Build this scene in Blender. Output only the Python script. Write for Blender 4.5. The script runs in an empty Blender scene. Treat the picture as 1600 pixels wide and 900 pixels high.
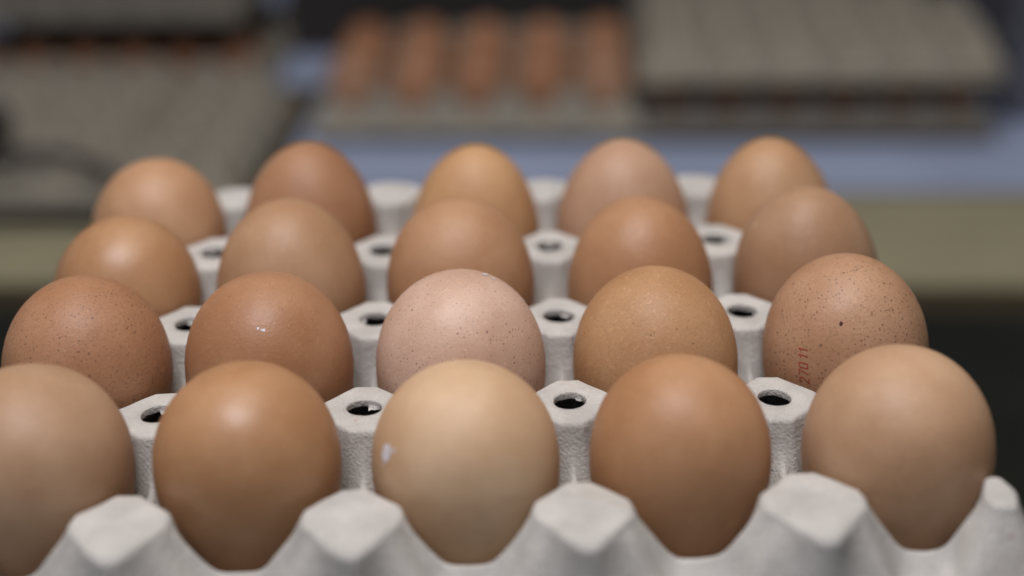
import bpy, math, random
from mathutils import Vector, Matrix, noise
R = math.radians
sc = bpy.context.scene
col = sc.collection

# ------------------------------------------------------------------ camera
cam = bpy.data.cameras.new("camera")
cam_o = bpy.data.objects.new("camera", cam); col.objects.link(cam_o)
RT = Vector((0.99945296, -0.02796488, -0.0176566))
UP = Vector((0.02754781, 0.40851084, 0.91233766))
FW = Vector((0.0183005, 0.91232497, -0.40905774))
LOC = Vector((0.00451635, -0.29628185, 0.18602233))
m = Matrix((RT, UP, -FW)).transposed().to_4x4(); m.translation = LOC
cam_o.matrix_world = m
cam.sensor_width = 36.0
cam.lens = 2519.2 / 1600 * 36
cam.clip_start = 0.02; cam.clip_end = 60
cam.dof.use_dof = True
cam.dof.focus_distance = 0.398
cam.dof.aperture_fstop = 4.3
cam.dof.aperture_blades = 0
sc.camera = cam_o

# ------------------------------------------------------------------ light
world = bpy.data.worlds.new("World"); sc.world = world; world.use_nodes = True
bg = world.node_tree.nodes["Background"]
bg.inputs[0].default_value = (0.74, 0.85, 1.0, 1); bg.inputs[1].default_value = 0.042

def area(name, loc, aim, sx, sy, power, colr):
    l = bpy.data.lights.new(name, 'AREA'); l.shape = 'RECTANGLE'; l.size = sx; l.size_y = sy
    l.energy = power; l.color = colr
    o = bpy.data.objects.new(name, l); col.objects.link(o); o.location = loc
    o.rotation_euler = (Vector(aim) - Vector(loc)).to_track_quat('-Z', 'Y').to_euler()
    return o
area("strip_lamp", (-0.14, -0.24, 1.14), (0, 0.10, 0), 0.65, 0.45, 15.0, (0.96, 0.94, 1.0))
area("ceiling_lamp", (0.05, 0.25, 1.30), (0, 0.15, 0), 0.9, 0.6, 7.0, (1.0, 0.92, 0.80))
area("front_fill", (-0.6, -1.7, 1.2), (0, 0.1, 0), 1.6, 1.0, 2.4, (0.46, 0.64, 1.0))  # added blue fill from behind the camera, no window known there

sc.view_settings.view_transform = 'Standard'; sc.view_settings.look = 'None'
sc.view_settings.exposure = -0.22; sc.view_settings.gamma = 1.0
sc.view_settings.use_curve_mapping = False
sc.cycles.use_denoising = True
sc.cycles.max_bounces = 8
sc.render.film_transparent = False

# ------------------------------------------------------------------ materials
class NT:
    def __init__(s, name):
        s.m = bpy.data.materials.new(name); s.m.use_nodes = True
        s.t = s.m.node_tree; s.b = s.t.nodes["Principled BSDF"]
        s.co = s.t.nodes.new("ShaderNodeTexCoord").outputs["Object"]
    def n(s, typ, ins=None, **kw):
        nd = s.t.nodes.new(typ)
        for k, v in kw.items(): setattr(nd, k, v)
        for k, v in (ins or {}).items():
            if isinstance(v, bpy.types.NodeSocket): s.t.links.new(v, nd.inputs[k])
            else: nd.inputs[k].default_value = v
        return nd
    def shift(s, v):
        return s.n("ShaderNodeMapping", {0: s.co, 1: v}).outputs[0]
    def noise(s, vec, scale, detail=3, rough=.55):
        return s.n("ShaderNodeTexNoise", {"Vector": vec, "Scale": scale, "Detail": detail, "Roughness": rough}).outputs[0]
    def ramp(s, x, a, b, lo=0., hi=1.):
        return s.n("ShaderNodeMapRange", {0: x, 1: a, 2: b, 3: lo, 4: hi}, interpolation_type='SMOOTHSTEP').outputs[0]
    def math(s, op, a, b=0., c=0.):
        return s.n("ShaderNodeMath", {0: a, 1: b, 2: c}, operation=op).outputs[0]
    def mix(s, f, a, b, mode='MIX'):
        nd = s.n("ShaderNodeMix", data_type='RGBA', blend_type=mode)
        for i, v in ((0, f), (6, a), (7, b)):
            if isinstance(v, bpy.types.NodeSocket): s.t.links.new(v, nd.inputs[i])
            else: nd.inputs[i].default_value = v if i == 0 else (*v, 1)
        return nd.outputs[2]
    def specks(s, vec, scale, density, size):
        """round spots of random size on a share of the voronoi cells"""
        v = s.n("ShaderNodeTexVoronoi", {"Vector": vec, "Scale": scale, "Randomness": 1.0})
        rnd = s.n("ShaderNodeSeparateColor", {0: v.outputs["Color"]}).outputs[0]
        r = s.math('MULTIPLY', s.math('MAXIMUM', s.math('SUBTRACT', rnd, 1 - density), 0.0), size / density)
        d = s.math('SUBTRACT', r, v.outputs["Distance"])
        return s.ramp(d, 0.0, 0.08)
    def finish(s, color, rough=.5, bump=None, bstr=.2, bdist=.001, spec=.5):
        i = s.b.inputs
        for k, v in (("Base Color", color), ("Roughness", rough)):
            if isinstance(v, bpy.types.NodeSocket): s.t.links.new(v, i[k])
            else: i[k].default_value = (*v, 1) if k == "Base Color" else v
        i["Specular IOR Level"].default_value = spec
        if bump is not None:
            b = s.n("ShaderNodeBump", {"Strength": bstr, "Distance": bdist, "Height": bump})
            s.t.links.new(b.outputs[0], i["Normal"])
        return s.m

def lin(r, g, b):
    f = lambda c: (c / 255 / 12.92) if c / 255 <= .04045 else ((c / 255 + .055) / 1.055) ** 2.4
    return (f(r), f(g), f(b))

def shell_material(name, rgb, seed, fine=.35, dots=.05, dot_size=.25, dot_col=(.10, .045, .03), pale=.25, rough=.49):
    """brown hen's egg: mottled pigment, pores, dark freckles"""
    s = NT(name)
    v = s.shift((seed * .37, seed * .11, seed * .23))
    base = lin(*rgb); g_ = sum(base) / 3; base = tuple((c * .78 + g_ * .22) * w for c, w in zip(base, (.90, .90, .82)))
    dark = tuple(c * k for c, k in zip(base, (.80, .70, .62)))
    light = tuple(min(1, c * k + .015) for c, k in zip(base, (1.12, 1.16, 1.2)))
    c = s.mix(s.ramp(s.noise(v, 45, 3), .3, .72), dark, light)
    c = s.mix(.45, c, base)
    # fine pigment grain
    g = s.noise(v, 1500, 2, .6)
    c = s.mix(s.ramp(g, .52, .72, 0, fine), c, tuple(k * .62 for k in base))
    c = s.mix(s.ramp(s.noise(v, 900, 2), .58, .72, 0, pale), c, tuple(min(1, k * 1.35 + .03) for k in base))
    if dots > 0:
        patch = s.ramp(s.noise(v, 60, 2), .34, .58, .25, 1)
        d1 = s.math('MULTIPLY', s.specks(v, 1250, dots, dot_size * 1.6), patch)
        d2 = s.specks(v, 520, dots * .22, dot_size * .9)
        d = s.math('MULTIPLY', s.math('MAXIMUM', d1, d2), .6)
        c = s.mix(d, c, dot_col)
    # a few pale lime flecks
    c = s.mix(s.math('MULTIPLY', s.specks(s.shift((seed, 3, 1)), 210, .035, .17), .6), c, (.75, .66, .56))
    bump = s.math('ADD', s.math('MULTIPLY', s.noise(v, 1300, 2), .6), s.noise(v, 160, 2))
    s.b.inputs["Subsurface Weight"].default_value = .08
    s.b.inputs["Subsurface Radius"].default_value = (1.0, .45, .25)
    s.b.inputs["Subsurface Scale"].default_value = .002
    rg = s.ramp(s.noise(v, 30, 2), .3, .7, rough - .05, rough + .08)
    return s.finish(c, rg, bump, .25, .0006, .40)

def pulp_material(name, rgb=(198, 194, 187)):
    s = NT(name)
    base = lin(*rgb)
    c = s.mix(s.ramp(s.noise(s.co, 90, 4), .3, .7), tuple(k * .84 for k in base), tuple(k * 1.08 for k in base))
    c = s.mix(s.ramp(s.noise(s.shift((3, 7, 2)), 38, 5, .65), .54, .72, 0, .4), c, tuple(k * w for k, w in zip(base, (.84, .77, .66))))
    grain = s.noise(s.co, 1400, 3, .7)
    c = s.mix(s.ramp(grain, .35, .7, 0, .30), c, tuple(k * .66 for k in base))
    # stray paper fibres: dark and reddish flecks
    st = s.n("ShaderNodeMapping", {0: s.co, 2: (.4, .3, .8), 3: (1, 3.0, 1.6)}).outputs[0]
    c = s.mix(s.math('MULTIPLY', s.specks(st, 430, .12, .24), .65), c, (.16, .14, .13))
    c = s.mix(s.math('MULTIPLY', s.specks(s.shift((5, 2, 9)), 300, .07, .2), .5), c, (.40, .18, .14))
    # moulding-wire weave, faint, plus fibre relief
    wx = s.n("ShaderNodeTexWave", {"Vector": s.n("ShaderNodeMapping", {0: s.co, 2: (.5, .6, .75)}).outputs[0], "Scale": 330, "Distortion": 5, "Detail": 2, "Detail Scale": 1.5}).outputs[1]
    bump = s.math('ADD', s.math('MULTIPLY', wx, .10), s.math('ADD', s.math('MULTIPLY', grain, 1.0), s.math('MULTIPLY', s.noise(s.co, 600, 3), .5)))
    return s.finish(c, .93, bump, .55, .0009, .15)

def plain(name, rgb, rough=.6, var=.12, scale=40, bstr=.15, spec=.4, stretch=(1, 1, 1)):
    s = NT(name)
    base = lin(*rgb)
    v = s.n("ShaderNodeMapping", {0: s.co, 3: stretch}).outputs[0]
    c = s.mix(s.ramp(s.noise(v, scale, 4), .3, .7), tuple(k * (1 - var) for k in base), tuple(k * (1 + var) for k in base))
    return s.finish(c, rough, s.noise(v, scale * 12, 3), bstr, .001, spec)

M_PULP = pulp_material("grey_moulded_pulp")
M_PULP_DULL = pulp_material("dull_moulded_pulp", (164, 157, 143))  # duller even grey for trays on the table
M_PULP_SHADE = pulp_material("shaded_moulded_pulp", (122, 117, 108))  # shade on the right stack put into a darker pulp colour
M_EDGE_SHADE = plain("shaded_wood_edge", (84, 74, 56), .6, .16, 14, .15, .3, (1, 9, 9))  # pale wood darkened to brown for the shade on the table's front face
M_WOOD = plain("pale_wood", (158, 152, 124), .6, .16, 14, .15, .3, (1, 9, 9))
M_SHADE_BROWN = plain("shade_brown", (76, 68, 52), .85, .1, 20, .2, .15)  # dark brown that paints the shade beside the left trays
M_BLUE = plain("blue_sheet", (172, 184, 212), .42, .06, 8, .1, .45)
M_FLOOR = plain("dark_concrete", (186, 180, 162), .8, .18, 3, .3, .25)
M_STEEL = plain("dark_steel", (48, 48, 48), .5, .1, 20, .1, .4)
M_BLACK = plain("black_plastic", (22, 24, 34), .45, .1, 60, .1, .5)
M_CABLE = plain("grey_rubber", (40, 40, 48), .5, .1, 60, .1, .4)
M_DARK = plain("dark_plastic", (52, 48, 46), .6, .1, 12, .1, .3)
M_RIM = plain("dull_grey_plastic", (92, 88, 84), .6, .1, 12, .1, .3)
M_CRATE = plain("blue_grey_plastic", (92, 93, 102), .5, .08, 12, .1, .4)
M_INK = plain("red_ink", (168, 62, 50), .6, .2, 900, 0, .2)
M_LIME = plain("white_lime", (226, 220, 222), .6, .08, 600, .3, .3)
M_SPOT = plain("dark_pigment", (84, 46, 48), .6, .1, 600, 0, .2)

# ------------------------------------------------------------------ helpers
def tag(o, label=None, cat=None, group=None, kind=None):
    for k, v in (("label", label), ("category", cat), ("group", group), ("kind", kind)):
        if v: o[k] = v
    return o
def link(name, me, mat=None, parent=None, smooth=True):
    if mat: me.materials.append(mat)
    if smooth: me.polygons.foreach_set("use_smooth", [True] * len(me.polygons))
    o = bpy.data.objects.new(name, me); col.objects.link(o)
    if parent: o.parent = parent
    return o
def mesh(name, vs, fs):
    me = bpy.data.meshes.new(name); me.from_pydata(vs, [], fs); me.update(); return me
def box_geo(x0, x1, y0, y1, z0, z1, bev=.002):
    """box with chamfered edges"""
    import bmesh
    bm = bmesh.new()
    bmesh.ops.create_cube(bm, size=1)
    for v in bm.verts:
        v.co = Vector(((x0 + x1) / 2 + v.co.x * (x1 - x0), (y0 + y1) / 2 + v.co.y * (y1 - y0), (z0 + z1) / 2 + v.co.z * (z1 - z0)))
    if bev: bmesh.ops.bevel(bm, geom=bm.edges[:], offset=bev, segments=2, affect='EDGES')
    me = bpy.data.meshes.new("box"); bm.to_mesh(me); bm.free(); return me
def empty(name, loc, rz=0.):
    o = bpy.data.objects.new(name, None); col.objects.link(o); o.location = loc; o.rotation_euler = (0, 0, rz)
    o.empty_display_size = .02
    return o

# ------------------------------------------------------------------ moulded egg tray
def ray_poly(c, d, poly):
    best = None
    for k in range(len(poly)):
        ax, ay = poly[k]; bx, by = poly[(k + 1) % len(poly)]
        ex, ey = bx - ax, by - ay
        den = d[0] * ey - d[1] * ex
        if abs(den) < 1e-12: continue
        t = ((ax - c[0]) * ey - (ay - c[1]) * ex) / den
        s = ((ax - c[0]) * d[1] - (ay - c[1]) * d[0]) / den
        if t > 0 and -1e-9 <= s <= 1 + 1e-9 and (best is None or t < best): best = t
    return best
DIA = [(.055, .235), (.225, .055), (.225, -.055), (.055, -.235), (-.055, -.235), (-.225, -.055), (-.225, .055), (-.055, .235)]
EDGE = [(.055, .275), (.215, .115), (.23, .05), (.22, -.03), (.10, -.20), (.045, -.265), (0, -.28), (-.045, -.265), (-.10, -.20), (-.22, -.03), (-.23, .05), (-.215, .115), (-.055, .275)]
BACK = [(.055, .235), (.21, .08), (.225, .02), (.21, -.05), (.14, -.12), (.05, -.15), (-.05, -.15), (-.14, -.12), (-.21, -.05), (-.225, .02), (-.21, .08), (-.055, .235)]
SIDE = [(.055, .28), (.20, .17), (.20, .13), (.10, .085), (-.10, .085), (-.20, .13), (-.20, .17), (-.055, .28)]
CORN = [(.264, .02), (.255, .07), (.21, .19), (.19, .21), (.15, .21), (.13, .19), (.10, .09), (.10, .04), (.13, -.05), (.15, -.065), (.22, -.06), (.245, -.04)]
def tray_mesh(name, nc, nr, P, n, seed, holes=True):
    """one moulded sheet: cups at cell centres, flat-topped posts at the grid points; post tops at z = 0"""
    rnd = random.Random(seed)
    S = P / .05
    zf, zs_in, zs_out, zb = -.0340 * S, -.0122 * S, -.0128 * S, -.0275 * S
    vo_f, vo_s = .365 * P, .14 * P
    vs, fs, key = [], [], {}
    def vert(x, y, z, share=False):
        if share:
            k = (round(x * 1e5), round(y * 1e5))
            if k in key: return key[k]
            key[k] = len(vs)
        vs.append((x, y, z)); return len(vs) - 1
    def cup(dist, zs):
        d = math.sqrt(dist * dist + (.0007 * S) ** 2) - .0007 * S
        r = (P / 2 - d - .008 * S) / (P / 2 - .008 * S)
        return zf + (zs - zf) * (max(r, 0) ** 1.25)
    fr = [math.tan((k / n - .5) * math.pi / 2) / 2 for k in range(n + 1)]     # -.5 .. .5
    for i in range(nc + 1):
        for j in range(nr + 1):
            ex = -1 if i == 0 else (1 if i == nc else 0)
            ey = -1 if j == 0 else (1 if j == nr else 0)
            gx, gy = (i - nc / 2) * P, j * P
            x0, x1, y0, y1 = -.5 * P, .5 * P, -.5 * P, .5 * P
            if ex < 0: x0 = -vo_s
            if ex > 0: x1 = vo_s
            if ey < 0: y0 = -vo_f
            if ey > 0: y1 = vo_f
            if ex and ey:
                io = .09 if ey > 0 else 0
                poly = [(-ex * (a + io), -ey * b) for a, b in CORN]; c = (-ex * (.18 + io) * P, -ey * .07 * P)
            elif ey:
                poly = [(a, -ey * b) for a, b in (EDGE if ey < 0 else BACK)]; c = (0, -ey * .02 * P)
            elif ex:
                poly = [(-ex * b, a) for a, b in SIDE]; c = (-ex * .16 * P, 0)
            else:
                poly = DIA; c = (0, 0)
            tw = rnd.uniform(-.03, .03); sz = rnd.uniform(.97, 1.03)
            poly = [((a * math.cos(tw) - b * math.sin(tw)) * P * sz, (a * math.sin(tw) + b * math.cos(tw)) * P * sz) for a, b in poly]
            # boundary points, anticlockwise from the lower left corner
            B = []
            def pos(f, lo, hi): return (f * -2 * lo) if f < 0 else (f * 2 * hi)
            for f in fr[:-1]: B.append((pos(f, x0, x1), y0, 's'))
            for f in fr[:-1]: B.append((x1, pos(f, y0, y1), 'e'))
            for f in reversed(fr[1:]): B.append((pos(f, x0, x1), y1, 'n'))
            for f in reversed(fr[1:]): B.append((x0, pos(f, y0, y1), 'w'))
            hole = holes and not ex and not ey
            N = len(B); rings = []
            hr = .0042 * S; ph = rnd.uniform(0, 6.28); ht = rnd.uniform(-.0004, .0004)
            info = []
            for (bx, by, side) in B:
                # outward distances past the saddle line at the tray's edge
                ox = max(0, ex * bx) if ex else 0
                oy = max(0, ey * by) if ey else 0
                if ox > 0 or oy > 0:
                    t = max(ox / vo_s, oy / vo_f)
                    zB = zs_out + (zb - zs_out) * t ** .9
                    if (ex and abs(ox - vo_s) < 1e-9) or (ey and abs(oy - vo_f) < 1e-9): zB = zb
                    p = 1.25 + (0.3 if ex and ey else 3.2) * math.exp(-(t / .30) ** 2)
                else:
                    if side in 'sn': dist, outer = abs(bx), (ex != 0 and False)
                    else: dist = abs(by)
                    # which ridge is crossed by this boundary edge
                    zs = zs_in
                    if side in 'ew' and ey: zs = zs_out
                    if side in 'sn' and ex: zs = zs_out
                    zB = cup(dist, zs)
                    p = 3.0 + 3.0 * max(0, (zB - zf) / (zs - zf)) ** 2
                d = (bx - c[0], by - c[1]); L = math.hypot(*d); u = (d[0] / L, d[1] / L)
                rp = ray_poly(c, u, poly)
                info.append((u, L, rp, zB, p, bx, by))
            def ring(fn): rings.append([fn(k, *info[k]) for k in range(N)])
            nz = lambda x, y, a=.00022: a * noise.noise(Vector(((x + gx) * 160, (y + gy) * 160, seed * 7.3 + 1)))
            def top(rfun, zoff):
                def fn(k, u, L, rp, zB, p, bx, by):
                    r = rfun(rp, u); x, y = c[0] + u[0] * r, c[1] + u[1] * r
                    return vert(gx + x, gy + y, ht + zoff + nz(x, y))
                ring(fn)
            if hole:
                flap = [max(0, noise.noise(Vector((math.cos(a) * 1.3 + ph * 3, math.sin(a) * 1.3, seed)))) for a in [2 * math.pi * k / N for k in range(N)]]
                def hole_ring(r0, z0, fl, zr):
                    def fn(k, u, L, rp, zB, p, bx, by):
                        a = math.atan2(u[1], u[0])
                        e = 1 + .05 * math.sin(2 * a + ph) + .03 * noise.noise(Vector((u[0] * 2, u[1] * 2, ph)))
                        jag = noise.noise(Vector((u[0] * 1.1 + ph * 5, u[1] * 1.1, 3.1))) + .28 * noise.noise(Vector((u[0] * 3.2 + ph, u[1] * 3.2, 8.1)))
                        r = (r0 - fl * max(0, jag - .26)) * e
                        r = max(r, .0012)
                        return vert(gx + u[0] * r, gy + u[1] * r, ht + z0 - zr * abs(jag))
                    ring(fn)
                hole_ring(hr * .97, -.0017, .0040, .0005)
                hole_ring(hr * .96, -.0014, 0, 0)
                hole_ring(hr * .975, -.0007, 0, 0)
                hole_ring(hr * .99, -.0002, 0, 0)
                hole_ring(hr * 1.03, 0, 0, 0)
                top(lambda rp, u: max(hr * 1.3, rp * .62), 0)
            else:
                top(lambda rp, u: rp * .08, 0); top(lambda rp, u: rp * .5, 0)
            for f, z in (((.70, -.0001), (.85, -.0003), (.93, -.0008), (.98, -.0014)) if ex and ey else ((.80, -.00005), (.90, -.0002), (.955, -.0006), (.985, -.0011)) if ex or ey else ((.82, 0), (.91, -.00006), (.96, -.00025), (.99, -.0006))):
                top(lambda rp, u, f=f: rp * f, z)
            z1 = -.0019 if ex and ey else -.0016 if ex or ey else -.0011
            for t in (0, .02, .05, .09, .14, .20, .27, .35, .44, .54, .65, .77, .89, 1):
                def wall(k, u, L, rp, zB, p, bx, by, t=t):
                    r = rp * 1.005 + (L - rp * 1.005) * t
                    f = 1 - (1 - t) ** p
                    if ey or ex:
                        near = math.exp(-((by if ey else bx) / (.22 * P)) ** 2) if ((ey and abs(abs(bx) - .5 * P) < 1e-9) or (ex and abs(abs(by) - .5 * P) < 1e-9)) else 0
                        h = t / .62; g = h if h < .75 else .75 + .25 * (1 - (1 - min(1, (h - .75) / .5)) ** 2)
                        f = f * (1 - near) + min(g, 1) * near
                    z = z1 + (zB - z1) * f
                    x, y = (c[0] + u[0] * r, c[1] + u[1] * r) if t < 1 else (bx, by)
                    if t == 1: return vert(gx + x, gy + y, zB, True)
                    w = math.sin(math.pi * t) ** .5 if t > 0 else 0
                    return vert(gx + x + nz(y, z * .5 + x, .00022) * w, gy + y + nz(x + .3, y + z * .5, .00022) * w, ht * (1 - t) + z + nz(x, y, .0003) * w)
                ring(wall)
            for a, b in zip(rings, rings[1:]):
                for k in range(N):
                    k2 = (k + 1) % N
                    q = [a[k], b[k], b[k2], a[k2]]
                    q = [v for t_, v in enumerate(q) if v not in q[:t_]]
                    if len(q) >= 3: fs.append(q)
            if not hole: fs.append(list(rings[0]))
    return mesh(name, vs, fs)

tray_me = tray_mesh("egg_tray", 5, 4, .05, 32, 3)
tray = link("egg_tray", tray_me, M_PULP)
tag(tray, "pale grey moulded pulp tray with five egg columns, sharp in the foreground", "egg tray")
tray20 = tray_mesh("pulp_tray_five_wide", 5, 4, .05, 10, 5, False); tray20.materials.append(M_PULP_DULL)
tray30 = tray_mesh("pulp_tray_six_wide", 6, 5, .044, 10, 8, False); tray30.materials.append(M_PULP_SHADE)
for me in (tray20, tray30): me.polygons.foreach_set("use_smooth", [True] * len(me.polygons))

tray30b = tray30.copy(); tray30b.materials.clear(); tray30b.materials.append(M_PULP_DULL)

# stand under the tray, floor
stand = link("packing_stand", box_geo(-.118, .118, .004, .196, -.93, -.0364, .004), M_STEEL, smooth=False); tag(stand, kind="structure")
floor = link("floor", mesh("floor", [(-6, -5, -.93), (6, -5, -.93), (6, 8, -.93), (-6, 8, -.93)], [(0, 1, 2, 3)]), M_FLOOR, smooth=False)
tag(floor, kind="structure")

# ------------------------------------------------------------------ eggs
def egg_r(t, W, k):
    """half width at t in -1..1 along the axis"""
    zm = (-1 + math.sqrt(1 + 8 * k * k)) / (4 * k) if abs(k) > 1e-6 else 0.
    mx = math.sqrt(1 - zm * zm) * (1 + k * zm)
    return math.sqrt(max(0, 1 - t * t)) * (1 + k * t) / mx * W / 2
def egg_mesh(name, W, L, k, seed, nu=56, nv=40):
    vs, fs = [], []
    for a in range(nv + 1):
        t = -math.cos(math.pi * a / nv); r = egg_r(t, W, k)
        if a in (0, nv): vs.append((0, 0, t * L / 2)); continue
        for b in range(nu):
            p = 2 * math.pi * b / nu; d = Vector((math.cos(p) * r, math.sin(p) * r, t * L / 2))
            d *= 1 + .006 * noise.noise(d * 60 + Vector((seed * 3.1, 0, 0)))
            vs.append(tuple(d))
    ix = lambda a, b: 1 + (a - 1) * nu + b % nu
    top = len(vs) - 1
    for b in range(nu):
        fs.append((0, ix(1, b + 1), ix(1, b)))
        for a in range(1, nv - 1): fs.append((ix(a, b), ix(a, b + 1), ix(a + 1, b + 1), ix(a + 1, b)))
        fs.append((ix(nv - 1, b), ix(nv - 1, b + 1), top))
    return mesh(name, vs, fs)
def on_shell(W, L, k, seed, phi, z, off=.00006):
    t = z / (L / 2); r = egg_r(t, W, k); d = Vector((math.cos(phi) * r, math.sin(phi) * r, z))
    d *= 1 + .006 * noise.noise(d * 60 + Vector((seed * 3.1, 0, 0)))
    n = Vector((d.x, d.y, d.z * .6)).normalized()
    return d + n * off

# label, colour, X, top z, width, length, k (blunt end up > 0), lean (x, y) in degrees, freckles
mm = .001
EGGS = [
 # front row
 ("plain brown egg cut off by the left picture edge, front row", (194,148,110), -98.8, 24.3, 45.2, 57.5, .16, (0, 2), dict(dots=.0, fine=.2)),
 ("caramel egg with soft bright sheen, second from left in the front row", (196,138,86), -50.1, 23.6, 42.8, 57, .17, (0, 0), dict(dots=.0, fine=.15, rough=.36)),
 ("pale cream egg with a white lime mark on its left side, front row", (226,182,140), -.4, 22.2, 43.2, 57, .17, (0, 1), dict(dots=.0, fine=.12, pale=.1)),
 ("smooth orange-brown egg in the front row, right of the cream egg", (198,138,86), 48.8, 22.5, 41.8, 57, .15, (0, 0), dict(dots=.0, fine=.2)),
 ("large round tan egg at the right end of the front row", (204,155,114), 99.1, 23.2, 43.7, 57, .12, (0, 0), dict(dots=.012, fine=.2)),
 # second row
 ("dark brown grainy egg with freckles, left end of the second row", (188,128,84), -97.2, 24.6, 42.6, 56.5, .11, (3, 0), dict(dots=.45, dot_size=.28, fine=.6)),
 ("deep brown glossy egg with a tiny white fleck, second row", (188,128,82), -50.6, 24.2, 43.0, 57, .12, (0, 0), dict(dots=.015, fine=.3, rough=.47)),
 ("pale pinkish egg with sparse dark specks, middle of the second row", (222,178,156), -1.5, 23.4, 43.7, 57, .10, (-1, 0), dict(dots=.34, dot_size=.28, fine=.3, dot_col=(.16, .08, .07))),
 ("golden brown egg, second row, right of the pinkish speckled egg", (202,146,92), 48.6, 23.0, 42.5, 57, .08, (-1, 0), dict(dots=.03, fine=.45, pale=.4)),
 ("heavily speckled egg stamped with red digits", (200,146,106), 97.8, 25.1, 42.2, 57.5, .08, (-3, 0), dict(dots=.55, dot_size=.31, fine=.6, dot_col=(.13, .065, .045))),
 # third row
 ("shiny brown egg at the left end of the third row", (196,140,90), -96.8, 21.2, 42.0, 56, .10, (4, 0), dict(dots=.02, fine=.35, rough=.36)),
 ("matt pinkish-brown egg, second from left in the third row", (196,146,104), -49.9, 25.2, 42.6, 58, .02, (0, 0), dict(dots=.0, fine=.3)),
 ("mid-brown egg in the centre of the third row", (194,138,92), -1.6, 24.1, 42.2, 57, .09, (-1, 0), dict(dots=.02, fine=.3)),
 ("freckled warm brown egg, fourth from left in the third row", (196,138,90), 49.7, 23.2, 41.6, 57, .02, (0, 0), dict(dots=.10, fine=.4)),
 ("rosy-brown egg at the right end of the third row", (186,138,100), 97.4, 25.2, 41.6, 58, .0, (-4, 0), dict(dots=.0, fine=.3)),
 # back row
 ("light tan egg at the left end of the back row", (208,154,110), -96.4, 20.7, 41.8, 56, .08, (4, 0), dict(dots=.0, fine=.2)),
 ("reddish-brown egg, second from left in the back row", (184,126,82), -48.8, 24.9, 41.6, 58, -.03, (1, 0), dict(dots=.0, fine=.2)),
 ("golden tan egg with pointed top, middle of the back row", (212,156,100), 2.6, 22.8, 40.8, 57, -.06, (3, 0), dict(dots=.0, fine=.2)),
 ("pale rosy egg with pointed top, fourth from left in the back row", (206,158,126), 49.2, 23.1, 42.4, 57, -.07, (0, 0), dict(dots=.0, fine=.2)),
 ("tan egg with pointed top at the right end of the back row", (204,152,106), 96.2, 22.4, 41.2, 57, -.07, (-4, 0), dict(dots=.0, fine=.2)),
]
eggs = []
for idx, (label, rgb, X, zt, W, L, k, lean, opt) in enumerate(EGGS):
    row = idx // 5
    mat = shell_material("egg_shell_%02d" % idx, rgb, idx + 1, **opt)
    W, L = W * mm, L * mm
    o = link("egg", egg_mesh("egg", W, L, k, idx), mat)
    o.location = (X * mm, (row + .5) * .05, zt * mm - L / 2)
    o.rotation_euler = (R(-lean[1]), R(lean[0]), 0)
    tag(o, label, "egg", "eggs in the sharp foreground tray")
    eggs.append((o, W, L, k, idx))

def shell_patch(e, name, phi, z, pts, mat, label=None, off=.00006):
    """flat mark following the shell: list of polygons in millimetres (x to the right, y up) about (phi, z)"""
    o, W, L, k, seed = eggs[e]
    vs, fs = [], []
    r0 = egg_r(z / (L / 2), W, k)
    for poly in pts:
        b = len(vs)
        for (x, y) in poly:
            vs.append(tuple(on_shell(W, L, k, seed, phi + x * mm / r0, z + y * mm, off)))
        fs.append(tuple(range(b, b + len(poly))))
    p = link(name, mesh(name, vs, fs), mat, o)
    if label: p["label"] = label
    return p
def blob(rx, ry, seed, n=20, jag=.3, cx=0, cy=0):
    """fan of small triangles with an uneven outline"""
    P = []
    for i in range(n):
        a = 2 * math.pi * i / n
        s = 1 + jag * noise.noise(Vector((math.cos(a) * 1.6, math.sin(a) * 1.6, seed)))* 1.6
        P.append((cx + rx * s * math.cos(a), cy + ry * s * math.sin(a)))
    out = []
    for i in range(n):
        a, b = P[i], P[(i + 1) % n]
        am = ((a[0] + cx) / 2, (a[1] + cy) / 2); bm_ = ((b[0] + cx) / 2, (b[1] + cy) / 2)
        out += [[(cx, cy), am, bm_], [am, a, b, bm_]]
    return out
# red stamp 2 7 0 1 1, read upwards on the speckled egg
GL = {'2': [(0, .78), (.2, 1), (.75, 1), (.95, .8), (.95, .62), (0, 0), (1, 0)],
      '7': [(0, 1), (1, 1), (.35, 0)],
      '0': [(.15, 0), (0, .2), (0, .8), (.15, 1), (.8, 1), (.95, .8), (.95, .2), (.8, 0), (.15, 0)],
      '1': [(.15, .75), (.55, 1), (.55, 0)]}
def stroke(pts, w):
    out = []
    for (a, b) in zip(pts, pts[1:]):
        L_ = math.hypot(b[0] - a[0], b[1] - a[1]); nx, ny = -(b[1] - a[1]) / L_ * w / 2, (b[0] - a[0]) / L_ * w / 2
        ex, ey = (b[0] - a[0]) / L_ * w * .4, (b[1] - a[1]) / L_ * w * .4
        a2 = (a[0] - ex, a[1] - ey); b2 = (b[0] + ex, b[1] + ey)
        n = 4
        for i in range(n):
            s, t = i / n, (i + 1) / n
            p = (a2[0] + (b2[0] - a2[0]) * s, a2[1] + (b2[1] - a2[1]) * s); q = (a2[0] + (b2[0] - a2[0]) * t, a2[1] + (b2[1] - a2[1]) * t)
            out.append([(p[0] + nx, p[1] + ny), (p[0] - nx, p[1] - ny), (q[0] - nx, q[1] - ny), (q[0] + nx, q[1] + ny)])
    return out
for ch, adv in zip("27011", (-4.6, -2.7, -.8, 1.6, 3.1)):
    pts = []
    for (gx, gy) in GL[ch]:
        yy = adv + gx * 1.3
        pts.append((-(gy - .5) * 2.5 - .143 * yy, yy))        # turned a quarter, reading upwards
    shell_patch(9, "printed_digit", R(-131.5), 7.8 * mm, stroke(pts, .22), M_INK)
shell_patch(9, "pigment_spot", R(-105.8), 18.7 * mm, blob(.42, .42, 2.2), M_SPOT)
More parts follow.
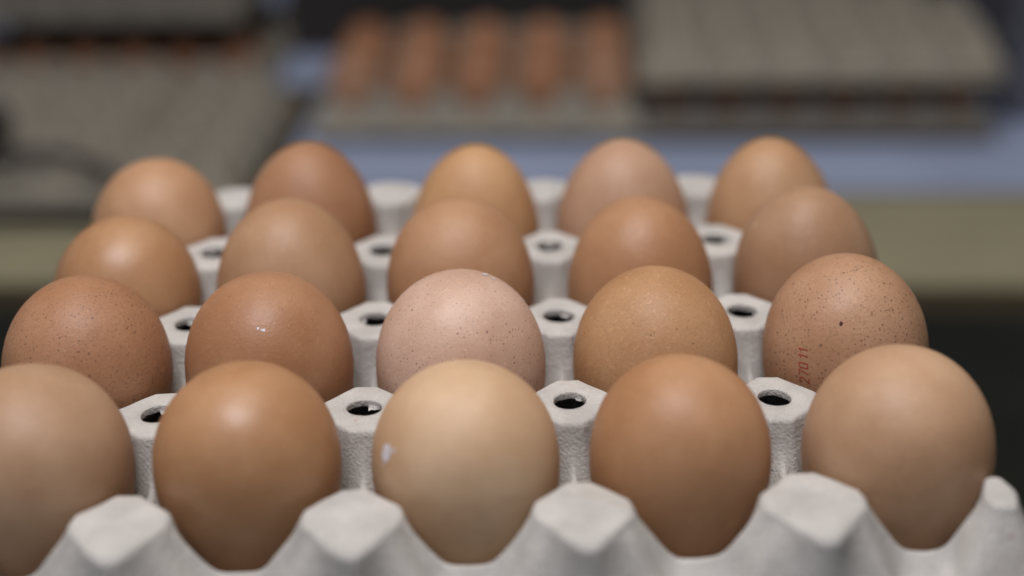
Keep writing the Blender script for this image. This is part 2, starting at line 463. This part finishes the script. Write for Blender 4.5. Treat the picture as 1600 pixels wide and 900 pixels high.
shell_patch(2, "lime_mark", R(-149), 13.6 * mm, blob(1.8, 2.0, 3.3, 28, .18) + blob(.4, .5, 2.1, 12, .4, 2.6, 1.4) + blob(.3, .3, 7.1, 12, .4, -.6, -3.0), M_LIME)
shell_patch(6, "lime_fleck", R(-84.8), 21.3 * mm, blob(.6, .28, 1.3) + blob(.3, .25, 2.9, 12, .3, -1.2, .4), M_LIME)
for (ph, z, r) in ((8, 19.5, .5), (3, 20.8, .35), (12, 26.2, .4), (22, 27.0, .45), (-3, 18.6, .3), (28, 26.6, .3)):
    shell_patch(7, "shell_crumb", R(ph), z * mm, blob(r, r * .8, r * 9), M_LIME, None, .00015)

# ------------------------------------------------------------------ the table behind, turned a little
TA = R(-4.3)
TZ = -.235
ca, sa = math.cos(TA), math.sin(TA)
def tb(x, y, z=0.):
    """table coordinates (x along its front edge, y away, z above the top) to the world"""
    return Vector((x * ca - y * sa, x * sa + y * ca + .65, TZ + z))
table = empty("wooden_table", tb(0, 0, 0), TA)
tag(table, "pale wooden table with shade painted brown on its front edge, behind the sharp tray", "table")
link("tabletop", box_geo(-1.1, 1.1, 0, 1.0, -.018, 0, .003), M_WOOD, table, False)
link("painted_edge_shade", box_geo(-1.1, 1.1, -.004, -.0005, -.0185, -.001, .001), M_EDGE_SHADE, table, False)  # thin strip whose brown paints the shade on the tabletop's front
for x in (-1.0, 1.0):
    for y in (.08, .92):
        link("leg", box_geo(x - .03, x + .03, y - .03 + .025, y + .03 + .025, -.694, -.0185, .003), M_WOOD, table, False)
sheet = link("blue_sheet", box_geo(-.9, .9, .163, .98, 0, .006, .002), M_BLUE, smooth=False)
sheet.location = tb(0, 0, .0005); sheet.rotation_euler = (0, 0, TA)
tag(sheet, "light blue sheet covering the back of the wooden table", "sheet")
SH = .007

def put(o, x, y, z, rz=0.):
    o.location = tb(x, y, z); o.rotation_euler = (0, 0, TA + rz); return o
def loc_table(wx, wy):
    dx, dy = wx, wy - .65
    return dx * ca + dy * sa, -dx * sa + dy * ca

BG = [shell_material("far_egg_shell_%d" % i, c, 40 + i, 0.1, 0, pale=.1) for i, c in enumerate(((186,124,82), (192,130,90), (178,114,72), (188,134,100)))]
bg_meshes = []
for i, mt in enumerate(BG):
    me = egg_mesh("far_egg", .0425, .057, .1, 50 + i, 28, 20); me.materials.append(mt)
    me.polygons.foreach_set("use_smooth", [True] * len(me.polygons)); bg_meshes.append(me)
rnd = random.Random(11)
def far_egg(x, y, z, label, group, s=1., tilt=(0, 0, 0)):
    o = bpy.data.objects.new("egg", rnd.choice(bg_meshes)); col.objects.link(o)
    o.location = tb(x, y, z); o.scale = (s, s, s)
    o.rotation_euler = (tilt[0] + rnd.uniform(-.06, .06), tilt[1] + rnd.uniform(-.06, .06), tilt[2] + rnd.uniform(0, 6))
    tag(o, label, "egg", group); return o
ORD = ["leftmost", "second from left", "middle", "fourth from left", "rightmost"]
ORD6 = ["leftmost", "second from left", "third from left", "fourth from left", "fifth from left", "rightmost"]

# middle tray, full of eggs
cx, cy = loc_table(.004, .920)
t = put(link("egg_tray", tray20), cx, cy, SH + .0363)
tag(t, "blurred grey pulp tray of brown eggs, five wide, on the blue sheet", "egg tray")
for r in range(3):                     # its last row is empty
    for c in range(5):
        far_egg(cx + (c - 2) * .05 + rnd.uniform(-.0015, .0015), cy + (r + .5) * .05, SH + .0363 - .0340 + .0285 + rnd.uniform(0, .002),
                "%s egg of the %s row in the blurred tray on the blue sheet" % (ORD[c], ("nearest", "second", "farthest")[r]), "eggs in the blurred middle tray", 1.07)

# right stack: six-wide tray of eggs under two nested empty trays
rx, ry = loc_table(.266, .897)
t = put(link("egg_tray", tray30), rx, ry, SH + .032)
tag(t, "shadowed grey tray of eggs under the empty trays at upper right", "egg tray")
for c in range(6):
    far_egg(rx + (c - 2.5) * .044, ry + .022, SH + .032 - .0299 + .0256, "%s egg of the shadowed row under the empty trays at upper right" % ORD6[c], "eggs under the right-hand trays", .9)
for r in range(1, 5):
    far_egg(rx - 2.5 * .044, ry + .022 + r * .044, SH + .032 - .0299 + .0256, "%s egg along the left side under the empty trays at upper right" % ("second", "third", "fourth", "farthest")[r - 1], "eggs under the right-hand trays", .9)
for i in range(2):
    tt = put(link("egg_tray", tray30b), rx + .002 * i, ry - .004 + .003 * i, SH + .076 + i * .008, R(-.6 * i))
    tag(tt, "%s of the two nested empty trays on the eggs at upper right" % ("lower", "upper")[i], "egg tray", "nested empty trays at upper right")
ex_, ey_ = loc_table(.400, 1.055)
far_egg(ex_, ey_, SH + .0840 + .0165, "orange-brown egg lying on the empty trays near their right end", "loose eggs on the right-hand trays", .9, (math.pi / 2, 0, 0))
ex_, ey_ = loc_table(.347, 1.100)
far_egg(ex_, ey_, SH + .0840 + .0165, "loose egg at the top edge, lying on the empty trays at upper right", "loose eggs on the right-hand trays", .9, (math.pi / 2, 0, 0))

# blue-grey plastic crate at the right edge
kx, ky = loc_table(.418, .93)
crate = empty("plastic_crate", tb(kx, ky, SH), TA)
tag(crate, "blue-grey plastic crate at the right picture edge", "crate")
link("front_panel", box_geo(.008, .30, 0, .006, 0, .055, .002), M_CRATE, crate, False)
link("front_rim", box_geo(.008, .30, -.003, .008, .090, .135, .002), M_CRATE, crate, False)
for x in (.008, .10, .19, .28):
    link("corner_post" if x < .05 else "rib", box_geo(x, x + .016, .0005, .0055, .0555, .0895, .001), M_CRATE, crate, False)
link("side_panel", box_geo(.008, .014, .0085, .22, 0, .135, .002), M_CRATE, crate, False)
link("back_panel", box_geo(.0145, .30, .214, .22, 0, .135, .002), M_CRATE, crate, False)
link("bottom", box_geo(.0145, .30, .0065, .2135, 0, .005, .001), M_CRATE, crate, False)

# left: two empty trays, the upper one set two cups to the left
lx, ly = loc_table(-.303, .776)
shade_sheet = put(link("painted_shade_sheet", box_geo(-.20, .150, .01, .30, 0, .003, .0008), M_SHADE_BROWN, smooth=False), lx, ly, SH, R(-1))  # added dark sheet, stands in for the shaded band right of the trays
tag(shade_sheet, "flat dark brown sheet painting in the shade beside the empty trays on the left", "painted shade")
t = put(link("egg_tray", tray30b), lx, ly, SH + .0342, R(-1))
tag(t, "empty grey tray at left whose right edge borders the blue strip", "egg tray")
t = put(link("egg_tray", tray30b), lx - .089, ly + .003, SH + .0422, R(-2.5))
tag(t, "upper empty grey tray overlapping another at the far left edge", "egg tray")
# tray of eggs behind them, another tray over it
ux, uy = loc_table(-.314, 1.062)
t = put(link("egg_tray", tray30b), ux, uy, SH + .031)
tag(t, "dim tray of eggs standing behind the empty trays on the left", "egg tray")
for c in range(6):
    far_egg(ux + (c - 2.5) * .044, uy + .022, SH + .031 - .0299 + .0256, "%s egg of the dim tray at upper left" % ORD6[c], "eggs in the dim upper left tray", .9)
t = put(link("egg_tray", tray30), ux - .01, uy - .01, SH + .031 + .064)
tag(t, "empty tray stacked over the dim eggs at upper left", "egg tray")
# dark crate behind the middle tray
bx, by = loc_table(.0, 1.165)
dark = empty("plastic_crate", tb(bx, by, SH), TA)
tag(dark, "dark crate at the top edge behind the blurred middle tray", "crate")
link("front_panel", box_geo(-.17, .155, 0, .006, 0, .075, .002), M_DARK, dark, False)
link("front_rim", box_geo(-.173, .158, -.004, .008, .0755, .092, .002), M_RIM, dark, False)
for x in (-.17, .149): link("side_panel", box_geo(x, x + .006, .0085, .16, 0, .09, .002), M_DARK, dark, False)
link("back_panel", box_geo(-.163, .148, .154, .16, 0, .09, .002), M_DARK, dark, False)
link("bottom", box_geo(-.163, .148, .0065, .1535, 0, .005, .001), M_DARK, dark, False)

# black tool with cable, left edge
px_, py_ = loc_table(-.3385, .752)
tool = empty("hand_tool", tb(px_, py_, SH + .0417), TA)
tag(tool, "black tool with a curved dark grey cable at the left picture edge", "tool")
def tube(pts, rad, n=10):
    vs, fs = [], []
    for i, p in enumerate(pts):
        a = Vector(pts[max(0, i - 1)]); b = Vector(pts[min(len(pts) - 1, i + 1)])
        d = (b - a).normalized(); s = d.cross(Vector((0, 0, 1))).normalized(); u = s.cross(d)
        for k in range(n):
            w = 2 * math.pi * k / n
            vs.append(tuple(Vector(p) + (s * math.cos(w) + u * math.sin(w)) * (rad[i] if isinstance(rad, list) else rad)))
    for i in range(len(pts) - 1):
        for k in range(n):
            fs.append((i * n + k, i * n + (k + 1) % n, (i + 1) * n + (k + 1) % n, (i + 1) * n + k))
    fs.append(tuple(range(n))[::-1]); fs.append(tuple(range((len(pts) - 1) * n, len(pts) * n)))
    return mesh("tube", vs, fs)
link("handle", tube([(-.012, -.03, .016), (-.008, 0, .020), (-.003, .03, .022), (-.004, .06, .019), (-.008, .075, .016)], [.008, .011, .012, .011, .007], 16), M_BLACK, tool)
cp = []
for i in range(29):
    u_ = i / 28
    cp.append((.004 + .112 * u_, .004 + .014 * math.sin(u_ * 3.0) - .026 * u_ ** 2, .0062 + .004 * math.sin(math.pi * u_) - .018 * u_ ** 3))
link("cable", tube(cp, .0036), M_CABLE, tool)
